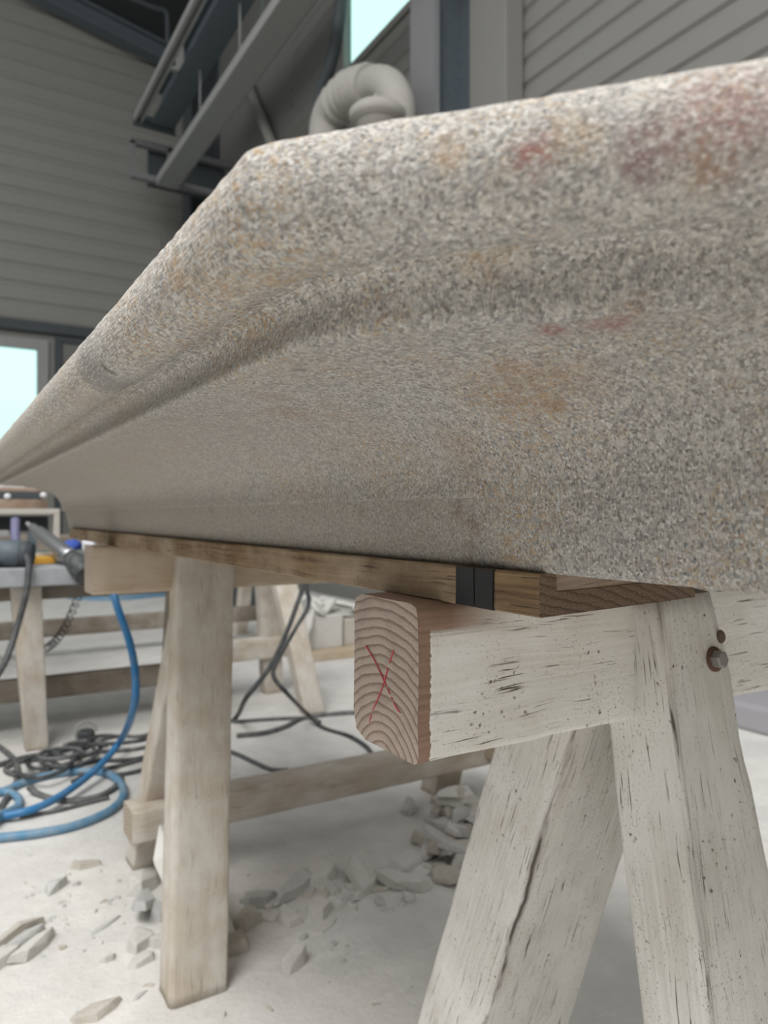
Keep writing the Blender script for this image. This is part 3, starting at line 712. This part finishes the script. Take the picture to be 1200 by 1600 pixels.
# things on the slab
g = thing('angle_grinder', (.26, 3.30, .742), 'blue-grey electric grinder lying on the granite slab', 'power tool')
a = on_y(-12, 855, 3.30); a.z = .80; b = on_y(45, 858, 3.26); b.z = .795
bm = B(); lathe(bm, a, b, [(0, .03), (.01, .052), (.09, .055), (.10, .048), (.15, .045), ((b-a).length, .03)], 20); obj('motor_housing', bm, M_steel, g)
bm = B(); lathe(bm, b-(b-a).normalized()*.03, b+(b-a), [(0, .05), (.012, .053), (.03, .053), (.04, .035)], 20); obj('end_cap', bm, M_dark, g)
bm = B(); tube(bm, [on_y(28, 870, 3.27), on_y(24, 838, 3.3), on_y(24, 812, 3.35)], .018, 8, 4); obj('side_handle', bm, flat('violet_grey_grip', (.16, .16, .26), .6), g)
bm = B(); box(bm, (a.x-.12, 3.24, .743), (a.x+.02, 3.36, .80), .01); obj('gear_head', bm, M_steelp, g)
bm = B(); tube(bm, [on_y(40, 866, 3.2), on_y(45, 882, 3.14), on_y(41, 925, 3.1), on_y(28, 975, 3.1), on_y(10, 1030, 3.05), on_y(-18, 1080, 3.0), on_z(-60, 1180)], .012, 8)
tag(obj('grinder_cord', bm, M_cable, None, on_y(41, 925, 3.1)), 'dark cord hanging from the grinder over the slab edge', 'cord')
tt = thing('pneumatic_hammer', (.45, 3.35, .742), 'shiny steel tube tool leaning diagonally across the slab edge', 'tool')
p0 = on_y(48, 822, 3.7); p1 = on_y(112, 872, 3.2); p2 = on_y(135, 900, 3.08)
bm = B(); lathe(bm, p0, p1, [(0, .012), (.03, .02), (.10, .022), (.12, .03), (.45, .032), ((p1-p0).length, .034)], 18); obj('barrel', bm, flat('worn_steel', (.32, .33, .34), .35, .7), tt)
bm = B(); lathe(bm, p1, p2, [(0, .034), (.02, .040), ((p2-p1).length, .043)], 18); obj('rubber_grip', bm, M_cable, tt)
bm = B(); lathe(bm, p0-(p1-p0).normalized()*.05, p1, [(0, .009), (.05, .011)], 10); obj('chisel_shank', bm, M_steelp, tt)
M_orange = flat('orange_plastic', (.62, .33, .05), .5)
bm = B(); c = on_y(66, 866, 3.42); box(bm, (c.x-.045, 3.40, .742), (c.x+.05, 3.47, .775), .008); tag(obj('orange_tool_case', bm, M_orange, None, (c.x, 3.42, .742)), 'small orange-yellow case on the slab beside the grinder', 'case')
bm = B(); timber(bm, quad_x(.32, 3.62, 3.80, .742, .775), quad_x(.62, 3.62, 3.80, .742, .775), n=6, seed=30); tag(obj('wood_offcut', bm, [M_tan, M_end2], None, (.4, 3.7, .742)), 'flat tan wood offcut on the slab behind the orange case', 'wood')
bm = B(); timber(bm, quad_x(.36, 3.50, 3.56, .742, .756), quad_x(.55, 3.45, 3.51, .742, .756), n=6, seed=31); tag(obj('wood_shim', bm, [M_tan2, M_end2], None, (.45, 3.5, .742)), 'thin pale shim of wood in front of the tan offcut on the slab', 'wood')
c = on_y(138, 843, 3.25); bm = B()
vq = [on_y(128, 848, 3.25), on_y(134, 830, 3.3), on_y(152, 832, 3.3), on_y(146, 850, 3.25)]
tp = [bm.verts.new(p) for p in vq]; bt = [bm.verts.new(p-Vector((-.004, .0, .03))) for p in vq]
bm.faces.new(tp); bm.faces.new(bt[::-1])
for i in range(4): bm.faces.new((tp[i], bt[i], bt[(i+1) % 4], tp[(i+1) % 4]))
bmesh.ops.recalc_face_normals(bm, faces=bm.faces)
tag(obj('white_packet', bm, flat('white_paper', (.68, .68, .72), .7), None, c), 'small white packet tilted beside the end of the tan trestle beam', 'packet')
M_blue = flat('blue_cloth', (.05, .10, .42), .7)
def lump(c, sx, sy, sz, seed):
    bm = B(); bmesh.ops.create_icosphere(bm, subdivisions=3, radius=1)
    for v in bm.verts:
        n = noise.noise(v.co*2.1+Vector((seed, 0, 0)))*.35+noise.noise(v.co*5+Vector((seed, 0, 0)))*.12
        v.co = v.co*(1+n); v.co = Vector((v.co.x*sx, v.co.y*sy, max(v.co.z, -.6)*sz))+c
    return bm
c = on_y(112, 832, 3.87); c.z = .80
bm = lump(c, .045, .04, .03, 3); tag(obj('blue_rag', bm, M_blue, None, c, True), 'small bright blue rag at the back of the slab', 'rag')
bx = thing('machine_box', (.45, 3.75, .742), 'dark grey machine box behind the slab tools, under the blue rag', 'box')
bm = B(); box(bm, (.40, 3.815, .742), (.86, 3.94, .782), .01); obj('case', bm, flat('green_grey', (.14, .17, .16), .6), bx)
bm = B(); tube(bm, [on_y(104, 872, 3.3), on_y(118, 862, 3.35), on_y(132, 868, 3.32), on_y(124, 878, 3.28), on_y(112, 874, 3.3)], .007, 6)
tag(obj('wire_bundle', bm, M_cable2, None, on_y(118, 862, 3.35)), 'loose grey wire bundle between tube tool and trestle beam', 'wire')
# pale frame and boards stacked further back
st = thing('roller_stand', (.3, 4.4, 0), 'pale metal stand frame behind the slab, below the stacked brown boards', 'stand')
fa = on_y(92, 800, 4.4)
bm = B(); box(bm, (-.8, 4.36, .955), (fa.x, 4.44, .985), .004); box(bm, (fa.x-.03, 4.36, .80), (fa.x, 4.44, .955), .004); obj('frame', bm, flat('cream_metal', (.52, .49, .44), .5), st)
bm = B(); box(bm, (-.8, 4.5, .86), (fa.x-.04, 4.56, .945), .004); obj('back_panel', bm, M_dark, st)
bm = B(); box(bm, (-.8, 4.34, .835), (fa.x-.25, 4.38, .87), .004); obj('cross_bar', bm, M_steelp, st)
bm = B(); box(bm, (-.8, 4.3, 0), (-.7, 4.6, .84)); obj('leg', bm, M_steel, st)
bm = B(); lx = on_y(50, 1000, 4.4).x; box(bm, (lx-.02, 4.37, 0), (lx+.02, 4.43, .86)); obj('leg', bm, M_steel, st)
M_brn = wood('brown_board', (.34, .24, .17), (.22, .15, .10), .4, .2, (.38, .30, .24))
bm = B(); timber(bm, quad_x(-.8, 4.38, 4.62, .985, 1.035), quad_x(fa.x-.06, 4.38, 4.62, .985, 1.035), n=8, seed=33); tag(obj('brown_board', bm, [M_brn, M_end2], None, (0, 4.5, .985)), 'thick brown board lying on the pale stand frame', 'board')
q = on_y(66, 775, 4.5)
bm = B(); box(bm, (-.8, 4.40, 1.035), (q.x, 4.6, 1.075), .006); case = thing('black_case', (0, 4.5, 1.035), 'flat black case with white knobs between the two brown boards', 'case'); obj('body', bm, M_dark, case)
bm = B(); timber(bm, quad_x(.19, 4.42, 4.58, 1.075, 1.10), quad_x(q.x+.01, 4.42, 4.58, 1.075, 1.10), n=6, seed=34); tag(obj('reddish_board', bm, [M_brn, M_end2], None, (.3, 4.5, 1.075)), 'narrow reddish board on top of the black case', 'board')
for kx, ky, lb in ((12, 776, 'leftmost small white knob on the front of the black case'), (68, 774, 'small white knob at the right end of the black case')):
    c = on_y(kx, ky, 4.385); bm = B(); bmesh.ops.create_uvsphere(bm, u_segments=12, v_segments=8, radius=.018)
    bmesh.ops.translate(bm, verts=bm.verts, vec=c); obj('knob', bm, flat('white_plastic', (.7, .7, .7), .5), case, None, True)
# dust-covered offcuts on top of the stack
def flake_bm(L, Wd, T, seed, taper=.84):
    T *= .72; L *= 1.12
    rnd = random.Random(seed); bm = B(); n = rnd.choice((5, 6, 6, 7)); pts = []
    for i in range(n):
        an = 2*math.pi*(i+rnd.uniform(-.3, .3))/n; r = rnd.uniform(.6, 1.15)
        x, y = math.cos(an)*L/2*r, math.sin(an)*Wd/2*r
        pts.append(bm.verts.new((x, y, 0))); tt_ = T*rnd.uniform(.45, 1.15)
        pts.append(bm.verts.new((x*taper*rnd.uniform(.85, 1.1), y*taper*rnd.uniform(.85, 1.1), tt_)))
    r = bmesh.ops.convex_hull(bm, input=pts)
    bmesh.ops.delete(bm, geom=[g for g in r.get('geom_interior', []) if isinstance(g, bmesh.types.BMVert)], context='VERTS')
    bmesh.ops.bevel(bm, geom=list(bm.edges), offset=min(L, Wd, T)*.04, segments=1, affect='EDGES')
    return bm
def flake(name, loc, L, Wd, T, rot, label, group=None, mat=None, tilt=(0, 0), seed=0, cat='stone chip'):
    bm = flake_bm(L, Wd, T, seed)
    R = Matrix.Rotation(rot, 4, 'Z') @ Matrix.Rotation(tilt[0], 4, 'X') @ Matrix.Rotation(tilt[1], 4, 'Y')
    bmesh.ops.transform(bm, matrix=R, verts=bm.verts)
    zmin = min(v.co.z for v in bm.verts); bmesh.ops.translate(bm, verts=bm.verts, vec=(0, 0, -zmin-.0005))
    o = obj(name, bm, mat or M_chip, None, (0, 0, 0)); o.location = loc
    return tag(o, label, cat, group)
for i in range(4):
    p = Vector((.02+.11*i, 4.5, 1.0755 if i < 2 else 1.1005)); flake('stone_offcut', p, .14, .1, .035, i*1.1, 'dusty pale stone offcut on top of the board stack at the left edge', 'offcuts on the board stack', M_chip2, seed=40+i)
# heap of dusty slabs seen through the gap
bm = B(); box(bm, (2.05, 4.30, 0), (2.75, 4.9, .06), .006); tag(obj('pallet_board', bm, M_tan, None, (2.4, 4.6, 0)), 'low wooden board on the floor in the distance under the white rubble', 'board')
bm = B(); box(bm, (2.12, 4.4, .06), (2.36, 4.7, .28), .008); tag(obj('stone_block', bm, M_chip, None, (2.24, 4.5, .06)), 'square pale stone block standing on the distant wooden board', 'stone')
bm = B(); box(bm, (2.38, 4.42, .06), (2.62, 4.75, .24), .008); tag(obj('stone_block', bm, M_chip3, None, (2.5, 4.5, .06)), 'shadowed brownish stone block right of the square pale one on the distant board', 'stone')
rn = random.Random(5)
for i in range(12):
    p = Vector((2.13+.045*i, 4.50+rn.uniform(-.06, .1), (.28 if i < 5 else .24)-.0+(.0 if i % 2 else .05)))
    flake('rubble_piece', p, rn.uniform(.12, .22), rn.uniform(.07, .12), .04, rn.uniform(0, 3), 'white broken stone piece heaped on the blocks in the distance', 'white rubble on the distant blocks', M_chip, (rn.uniform(-.5, .5), rn.uniform(-.7, .7)), 60+i, 'rubble')
p = on_y(490, 985, 4.2); flake('leaning_slab', Vector((p.x, 4.35, 0)), .34, .12, .03, .3, 'narrow white stone slab leaning against the distant pale block', None, M_chip, (0, -1.05), 91, 'slab')

# ------------------------------------------------------------------ hoses and cables
F = lambda x, y, z=.013: on_z(x, y, z)
bm = B(); tube(bm, [on_y(175, 915, 2.6), on_y(184, 950, 2.55), on_y(203, 1005, 2.5), on_y(212, 1060, 2.45), on_y(208, 1110, 2.42), F(188, 1158, .10), F(150, 1202, .05), F(100, 1240, .034), F(55, 1263, .03), F(0, 1276, .02), F(-60, 1280), F(-160, 1268), F(-190, 1240), F(-110, 1240), F(-40, 1245)], .0125, 12)
hose = tag(obj('blue_air_hose', bm, M_hose, None, F(55, 1263)), 'clean blue air hose hanging down from behind the trestle and sweeping across the floor', 'hose')
bm = B(); tube(bm, [F(-160, 1300), F(-60, 1258), F(0, 1238), F(45, 1220), F(90, 1209), F(135, 1205), F(165, 1208), F(187, 1222), F(193, 1242), F(178, 1262), F(150, 1278), F(110, 1292), F(60, 1302), F(0, 1309), F(-80, 1316)], .0135, 12)
tag(obj('blue_air_hose', bm, M_hose2, None, F(100, 1300)), 'dusty pale blue hose lying in a wide loop on the floor at the left', 'hose')
bm = B(); tube(bm, [F(-10, 1236, .022), F(12, 1238), F(27, 1245), F(30, 1256), F(18, 1266), F(-20, 1282, .04)], .013, 12)
tag(obj('blue_air_hose', bm, M_hose2, None, F(27, 1245)), 'short curl of pale blue hose at the left frame edge inside the large loop', 'hose')
bm = B(); tube(bm, [on_z(110, 935), on_z(180, 938), on_z(270, 930)], .05, 10, 4); tag(obj('blue_hose_bundle', bm, M_hose2, None, on_z(180, 938)), 'blue hose bundle on the distant floor behind the tan trestle beam', 'hose')
G = lambda x, y, z=.008: on_z(x, y, z)
def cable(pts, r, m, label, name='dark_cable', grp=None):
    bm = B(); tube(bm, pts, r, 8); return tag(obj(name, bm, m, None, pts[len(pts)//2]), label, 'cable', grp)
cable([on_y(470, 850, 2.9), on_y(473, 912, 2.9), on_y(462, 950, 2.9), on_y(445, 995, 2.9), on_y(420, 1045, 2.9), on_y(385, 1090, 2.88), G(365, 1125), G(300, 1170)], .011, M_cable, 'left strand of the pair of dark cables hanging under the stone')
cable([on_y(476, 850, 2.75), on_y(478, 912, 2.75), on_y(482, 945, 2.75), on_y(460, 985, 2.75), on_y(432, 1035, 2.75), on_y(428, 1058, 2.72), on_y(450, 1085, 2.68), G(480, 1115, .05), G(505, 1137), G(545, 1150), G(570, 1165), G(582, 1178), G(600, 1200)], .009, M_cable, 'right strand of the hanging dark cables, bending out across the floor towards the front')
cable([G(370, 1150), G(410, 1146), G(445, 1136), G(475, 1122), G(530, 1115), G(590, 1112), G(700, 1100)], .012, M_cable2, 'dark cable lying crosswise on the floor behind the front beam')
cable([G(365, 1128), G(420, 1124), G(480, 1122), G(500, 1128)], .009, M_cable2, 'thin grey cable on the floor just behind the crosswise one')
cable([G(340, 1168), G(370, 1178), G(400, 1192), G(425, 1202), G(450, 1203)], .008, M_cable2, 'short grey cable end on the floor right of the tan leg')
cable([G(-30, 1150), G(0, 1168), G(20, 1185), G(28, 1205), G(22, 1230), G(0, 1262)], .011, M_cable2, 'grey cable curving down at the left frame edge')
cable([G(-40, 1208), G(0, 1195), G(40, 1184), G(80, 1178), G(110, 1170), G(135, 1164)], .012, M_cable, 'thick dark cable running along the floor to the round plug')
cable([G(45, 1229, .03), G(60, 1241), G(90, 1250), G(120, 1251), G(155, 1244), G(180, 1230), G(190, 1216)], .011, M_cable2, 'grey cable bow lying inside the pale blue hose loop')
cable([G(30, 1275), G(80, 1268), G(130, 1256), G(170, 1246)], .006, M_cable2, 'thin grey cable beneath the clean blue hose')
cr2 = random.Random(11); tang = 'tangled dark cable coil on the floor around the grey trestle leg'
for i in range(7):
    cc = ((50, 1200), (80, 1192), (105, 1190), (70, 1212), (130, 1185), (165, 1180), (95, 1205))[i]
    c0 = G(*cc); pts = []
    R0 = cr2.uniform(.06, .12)
    for k in range(9):
        an = k/8*2*math.pi*.93+i; pts.append(c0+Vector((math.cos(an)*R0*cr2.uniform(.85, 1.1), math.sin(an)*R0*1.2*cr2.uniform(.85, 1.1), .0015*k+.010*i)))
    cable(pts, .0075, M_cable if i % 2 else M_cable2, tang, 'coiled_cable', 'tangled cables by the grey leg')
for i in range(6):
    y0 = 1152+i*11
    cable([G(120+cr2.uniform(-8, 8), y0+14), G(150, y0+cr2.uniform(0, 10)), G(185, y0-4+cr2.uniform(0, 8)), G(225, y0-12+cr2.uniform(0, 10)), G(270, y0-22)], .008, M_cable if i % 2 else M_cable2, 'dark cable strand running right behind the rising blue hose to the tan leg', 'cable_strand', 'cable strands behind the blue hose')
bm = B(); c = G(134, 1163, 0); lathe(bm, c, c+Vector((0, 0, 1)), [(0, .035), (.05, .035), (.058, .03), (.06, .012)], 20)
pl = tag(obj('cable_plug', bm, M_cable, None, c), 'round dark cable plug standing on the floor where the cables meet', 'plug')
bm = B(); tube(bm, [c+Vector((math.cos(a*.5)*.042, math.sin(a*.5)*.012, .05+math.sin(a*.5)*.042)) for a in range(13)], .005, 6, 3); obj('wire_ring', bm, M_steelp, pl, c)
# spiral cord between slab and floor
bm = B(); pts = []; s0 = on_y(125, 925, 3.55); s1 = on_y(70, 1015, 3.45)
for k in range(140):
    t = k/139; an = t*2*math.pi*13; p = s0.lerp(s1, t)-Vector((0, 0, .05*math.sin(t*math.pi))); pts.append(p+Vector((math.cos(an)*.016, 0, math.sin(an)*.016)))
tube(bm, pts, .0028, 6, 0); tag(obj('spiral_cord', bm, M_cable2, None, s0), 'springy grey spiral cord drooping under the slab beside the grey leg', 'cord')

# ------------------------------------------------------------------ stone chips and rubble on the floor
def fl(px, py, L, Wd, T, rot, label, mat=None, tilt=(0, 0), seed=0, z=0.0, name='stone_chip'):
    p = on_z(px, py); p.z = z; return flake(name, p, L, Wd, T, rot, label, None, mat, tilt, seed)
fl(88, 1388, .085, .05, .032, .9, 'grey wedge-shaped chip lying alone on the floor left of the tan leg', M_chip2, seed=1)
fl(136, 1353, .085, .045, .026, .1, 'rounded brownish pebble behind the grey wedge chip', M_chip3, seed=2)
fl(120, 1383, .03, .02, .012, .4, 'tiny chip beside the grey wedge-shaped one', M_chip2, seed=3)
fl(225, 1388, .10, .08, .05, .5, 'white angular chip under the rail end, topmost of the heap by the tan leg', seed=4)
fl(222, 1435, .13, .055, .045, 1.1, 'long grey shard standing up at the left foot of the tan leg', M_chip2, (0, .35), 5)
fl(222, 1475, .09, .065, .05, .6, 'white crumpled-looking chip in front of the long grey shard', seed=6)
fl(222, 1502, .075, .045, .025, .3, 'foremost pale chip of the heap by the tan leg', M_chip, seed=7)
fl(252, 1432, .06, .05, .05, .2, 'dark-sided chip wedged against the tan leg', M_chip2, seed=8)
fl(249, 1475, .07, .06, .03, 1.9, 'pale chip half hidden behind the tan leg foot', M_chip, seed=9)
fl(170, 1500, .035, .03, .02, .3, 'small whitish lump left of the foremost heap chip', M_chip, seed=10)
fl(163, 1448, .09, .018, .01, .5, 'thin dark splinter of stone on the dusty floor', M_chip2, seed=11)
fl(30, 1468, .16, .03, .03, .75, 'long pinkish shard at the left edge, uppermost of the shard pile', M_chip3, (0, .15), 12)
fl(28, 1480, .12, .05, .03, .6, 'grey flat shard in the middle of the left edge pile', M_chip2, seed=13)
fl(52, 1487, .13, .05, .04, .75, 'pale ridge-shaped shard right in the left edge pile', M_chip, (.2, 0), 14)
fl(8, 1500, .10, .05, .03, .9, 'whitish shard foremost in the left edge pile', M_chip, seed=15)
fl(98, 1482, .025, .018, .012, .2, 'tiny brown chip right of the left edge pile', M_chip3, seed=16)
fl(152, 1582, .085, .05, .022, .2, 'flat pale chip with a reddish side at the bottom edge', M_chip3, seed=17)
fl(217, 1557, .05, .012, .006, .5, 'thin sliver of stone before the tan leg foot', M_chip2, seed=18)
fl(458, 1510, .075, .055, .045, .35, 'isolated pale block-shaped chip on the clear floor between the trestles', M_chip, seed=20)
fl(535, 1503, .02, .02, .014, .2, 'tiny white pebble right of the isolated block chip', M_chip, seed=21)
fl(540, 1480, .02, .014, .008, .2, 'tiny white flake behind the white pebble', M_chip, seed=22)
fl(605, 1422, .055, .025, .008, -.5, 'thin white flake lying before the rubble row', M_chip, seed=23)
fl(630, 1388, .17, .06, .035, -.75, 'large pale slab-like chip at the right front of the rubble row', M_chip, (.15, .1), 24)
fl(570, 1375, .15, .10, .035, 1.1, 'broad flat chip tilted up in the middle of the rubble row', M_chip, (.15, -.2), 25)
fl(497, 1368, .16, .10, .03, .75, 'broad wedge chip at the back centre of the rubble row', M_chip, (0, -.1), 26)
fl(465, 1388, .16, .07, .035, .55, 'bluish grey slanting shard across the rubble row', M_chip2, (.2, 0), 27)
fl(494, 1425, .10, .075, .035, .75, 'four-sided chip in front of the bluish shard', M_chip, seed=28)
fl(508, 1450, .085, .03, .010, .5, 'thin pale flake just before the four-sided chip', M_chip, seed=29)
fl(548, 1402, .09, .04, .015, -.3, 'flat thin chip left below the broad tilted one', M_chip, seed=30)
fl(402, 1412, .12, .08, .045, .2, 'shaded squarish chip in the rubble right of the tan leg', M_chip2, seed=31)
fl(385, 1442, .10, .09, .045, .6, 'rounded shadowed chip low beside the tan leg', M_chip3, seed=32)
fl(370, 1480, .09, .08, .04, .9, 'brownish chip against the right side of the tan leg foot', M_chip3, seed=33)
fl(450, 1440, .09, .06, .03, 1.4, 'crumbly chip between the squarish and the four-sided chips', M_chip, seed=34)
fl(474, 1467, .03, .02, .01, .3, 'tiny chip before the crumbly one', M_chip2, seed=35)
fl(700, 1478, .02, .02, .016, .3, 'tiny dark pebble beside the front white leg', M_chip3, seed=36)
fl(640, 1345, .13, .09, .03, .3, 'pale flat chip at the front foot of the tall rubble heap', M_chip, seed=37)
fl(690, 1340, .11, .09, .06, .4, 'brownish block chip in the front of the tall rubble heap', M_chip3, seed=38, z=.03)
fl(722, 1350, .15, .07, .07, .9, 'pale angular block low at the right of the tall rubble heap', M_chip, (.2, 0), 39)
# the tall heap by the far right leg of the second trestle
hr = random.Random(21)
for i in range(70):
    an = hr.uniform(0, 6.28); rr_ = abs(hr.gauss(0, .5)); px = 712+math.cos(an)*rr_*52; py = 1318+math.sin(an)*rr_*62
    if px > 752: px = 752-hr.uniform(0, 30)
    p = on_z(px, py); p.z = max(0, .13*(1-rr_)*hr.uniform(.1, 1)) if i > 25 else 0
    flake('heap_chip', p, hr.uniform(.05, .13), hr.uniform(.04, .08), hr.uniform(.015, .045), hr.uniform(0, 6), 'broken stone chip in the tall rubble heap under the stone', 'chips of the tall rubble heap',
          hr.choice((M_chip, M_chip3, M_chip3, M_chip2)), (hr.uniform(-.5, .5), hr.uniform(-.4, .4)), 200+i)
for i in range(46):
    px = hr.uniform(370, 690); py = 1440-(px-370)*.27+hr.gauss(-8, 20)
    flake('row_chip', on_z(px, py), hr.uniform(.02, .08), hr.uniform(.015, .05), hr.uniform(.006, .02), hr.uniform(0, 6), 'small stone chip scattered in the low rubble row on the floor', 'small chips of the rubble row',
          hr.choice((M_chip, M_chip, M_chip2, M_chip3)), (hr.uniform(-.2, .2), 0), 300+i)
for i in range(60):
    px = hr.uniform(5, 640); py = hr.uniform(1330, 1590)
    if i < 34: px, py = hr.gauss(150, 60), hr.gauss(1425, 32)
    flake('floor_crumb', on_z(px, py), hr.uniform(.008, .03), hr.uniform(.006, .018), hr.uniform(.003, .009), hr.uniform(0, 6), 'tiny stone crumb on the white dusty floor', 'crumbs on the floor', hr.choice((M_chip, M_chip2, M_chip3)), (0, 0), 400+i)
# white block leaning on the tan leg
bm = B(); c = on_z(262, 1420)
vv = [on_y(238, 1345, 1.60), on_y(248, 1288, 1.66), on_y(290, 1280, 1.72), on_y(290, 1400, 1.55), on_y(262, 1392, 1.56), on_y(268, 1330, 1.58)]
pts = [bm.verts.new(p) for p in vv]+[bm.verts.new(Vector((p.x+.05, p.y+.05, max(0, p.z-.09)))) for p in vv]
pts += [bm.verts.new((c.x, 1.57, 0)), bm.verts.new((c.x+.1, 1.57, 0)), bm.verts.new((c.x+.08, 1.7, 0))]
bmesh.ops.convex_hull(bm, input=pts)
for v in [v for v in bm.verts if not v.link_faces]: bm.verts.remove(v)
bmesh.ops.bevel(bm, geom=list(bm.edges), offset=.003, segments=1, affect='EDGES')
tag(obj('stone_block', bm, chipstone('white_dusty_block', (.66, .65, .62), (.74, .73, .70), .05), None, (c.x, 1.6, 0)), 'white faceted stone block leaning behind the tan leg under the rail end', 'stone')
# things glimpsed behind, right of the tan leg
bm = B(); box(bm, (2.3, 7.2, 0), (2.9, 7.6, .62), .01); tag(obj('dark_cabinet', bm, M_dark, None, (2.6, 7.4, 0)), 'dark machine cabinet in the distance right of the tan leg', 'cabinet')
bm = B(); box(bm, (3.05, 1.75, 0), (3.5, 2.6, .12), .02); tag(obj('grey_sack', bm, flat('grey_sack', (.33, .32, .34), .8), None, (3.3, 2.2, 0)), 'grey bundle on the floor by the wall at the right frame edge', 'bundle')
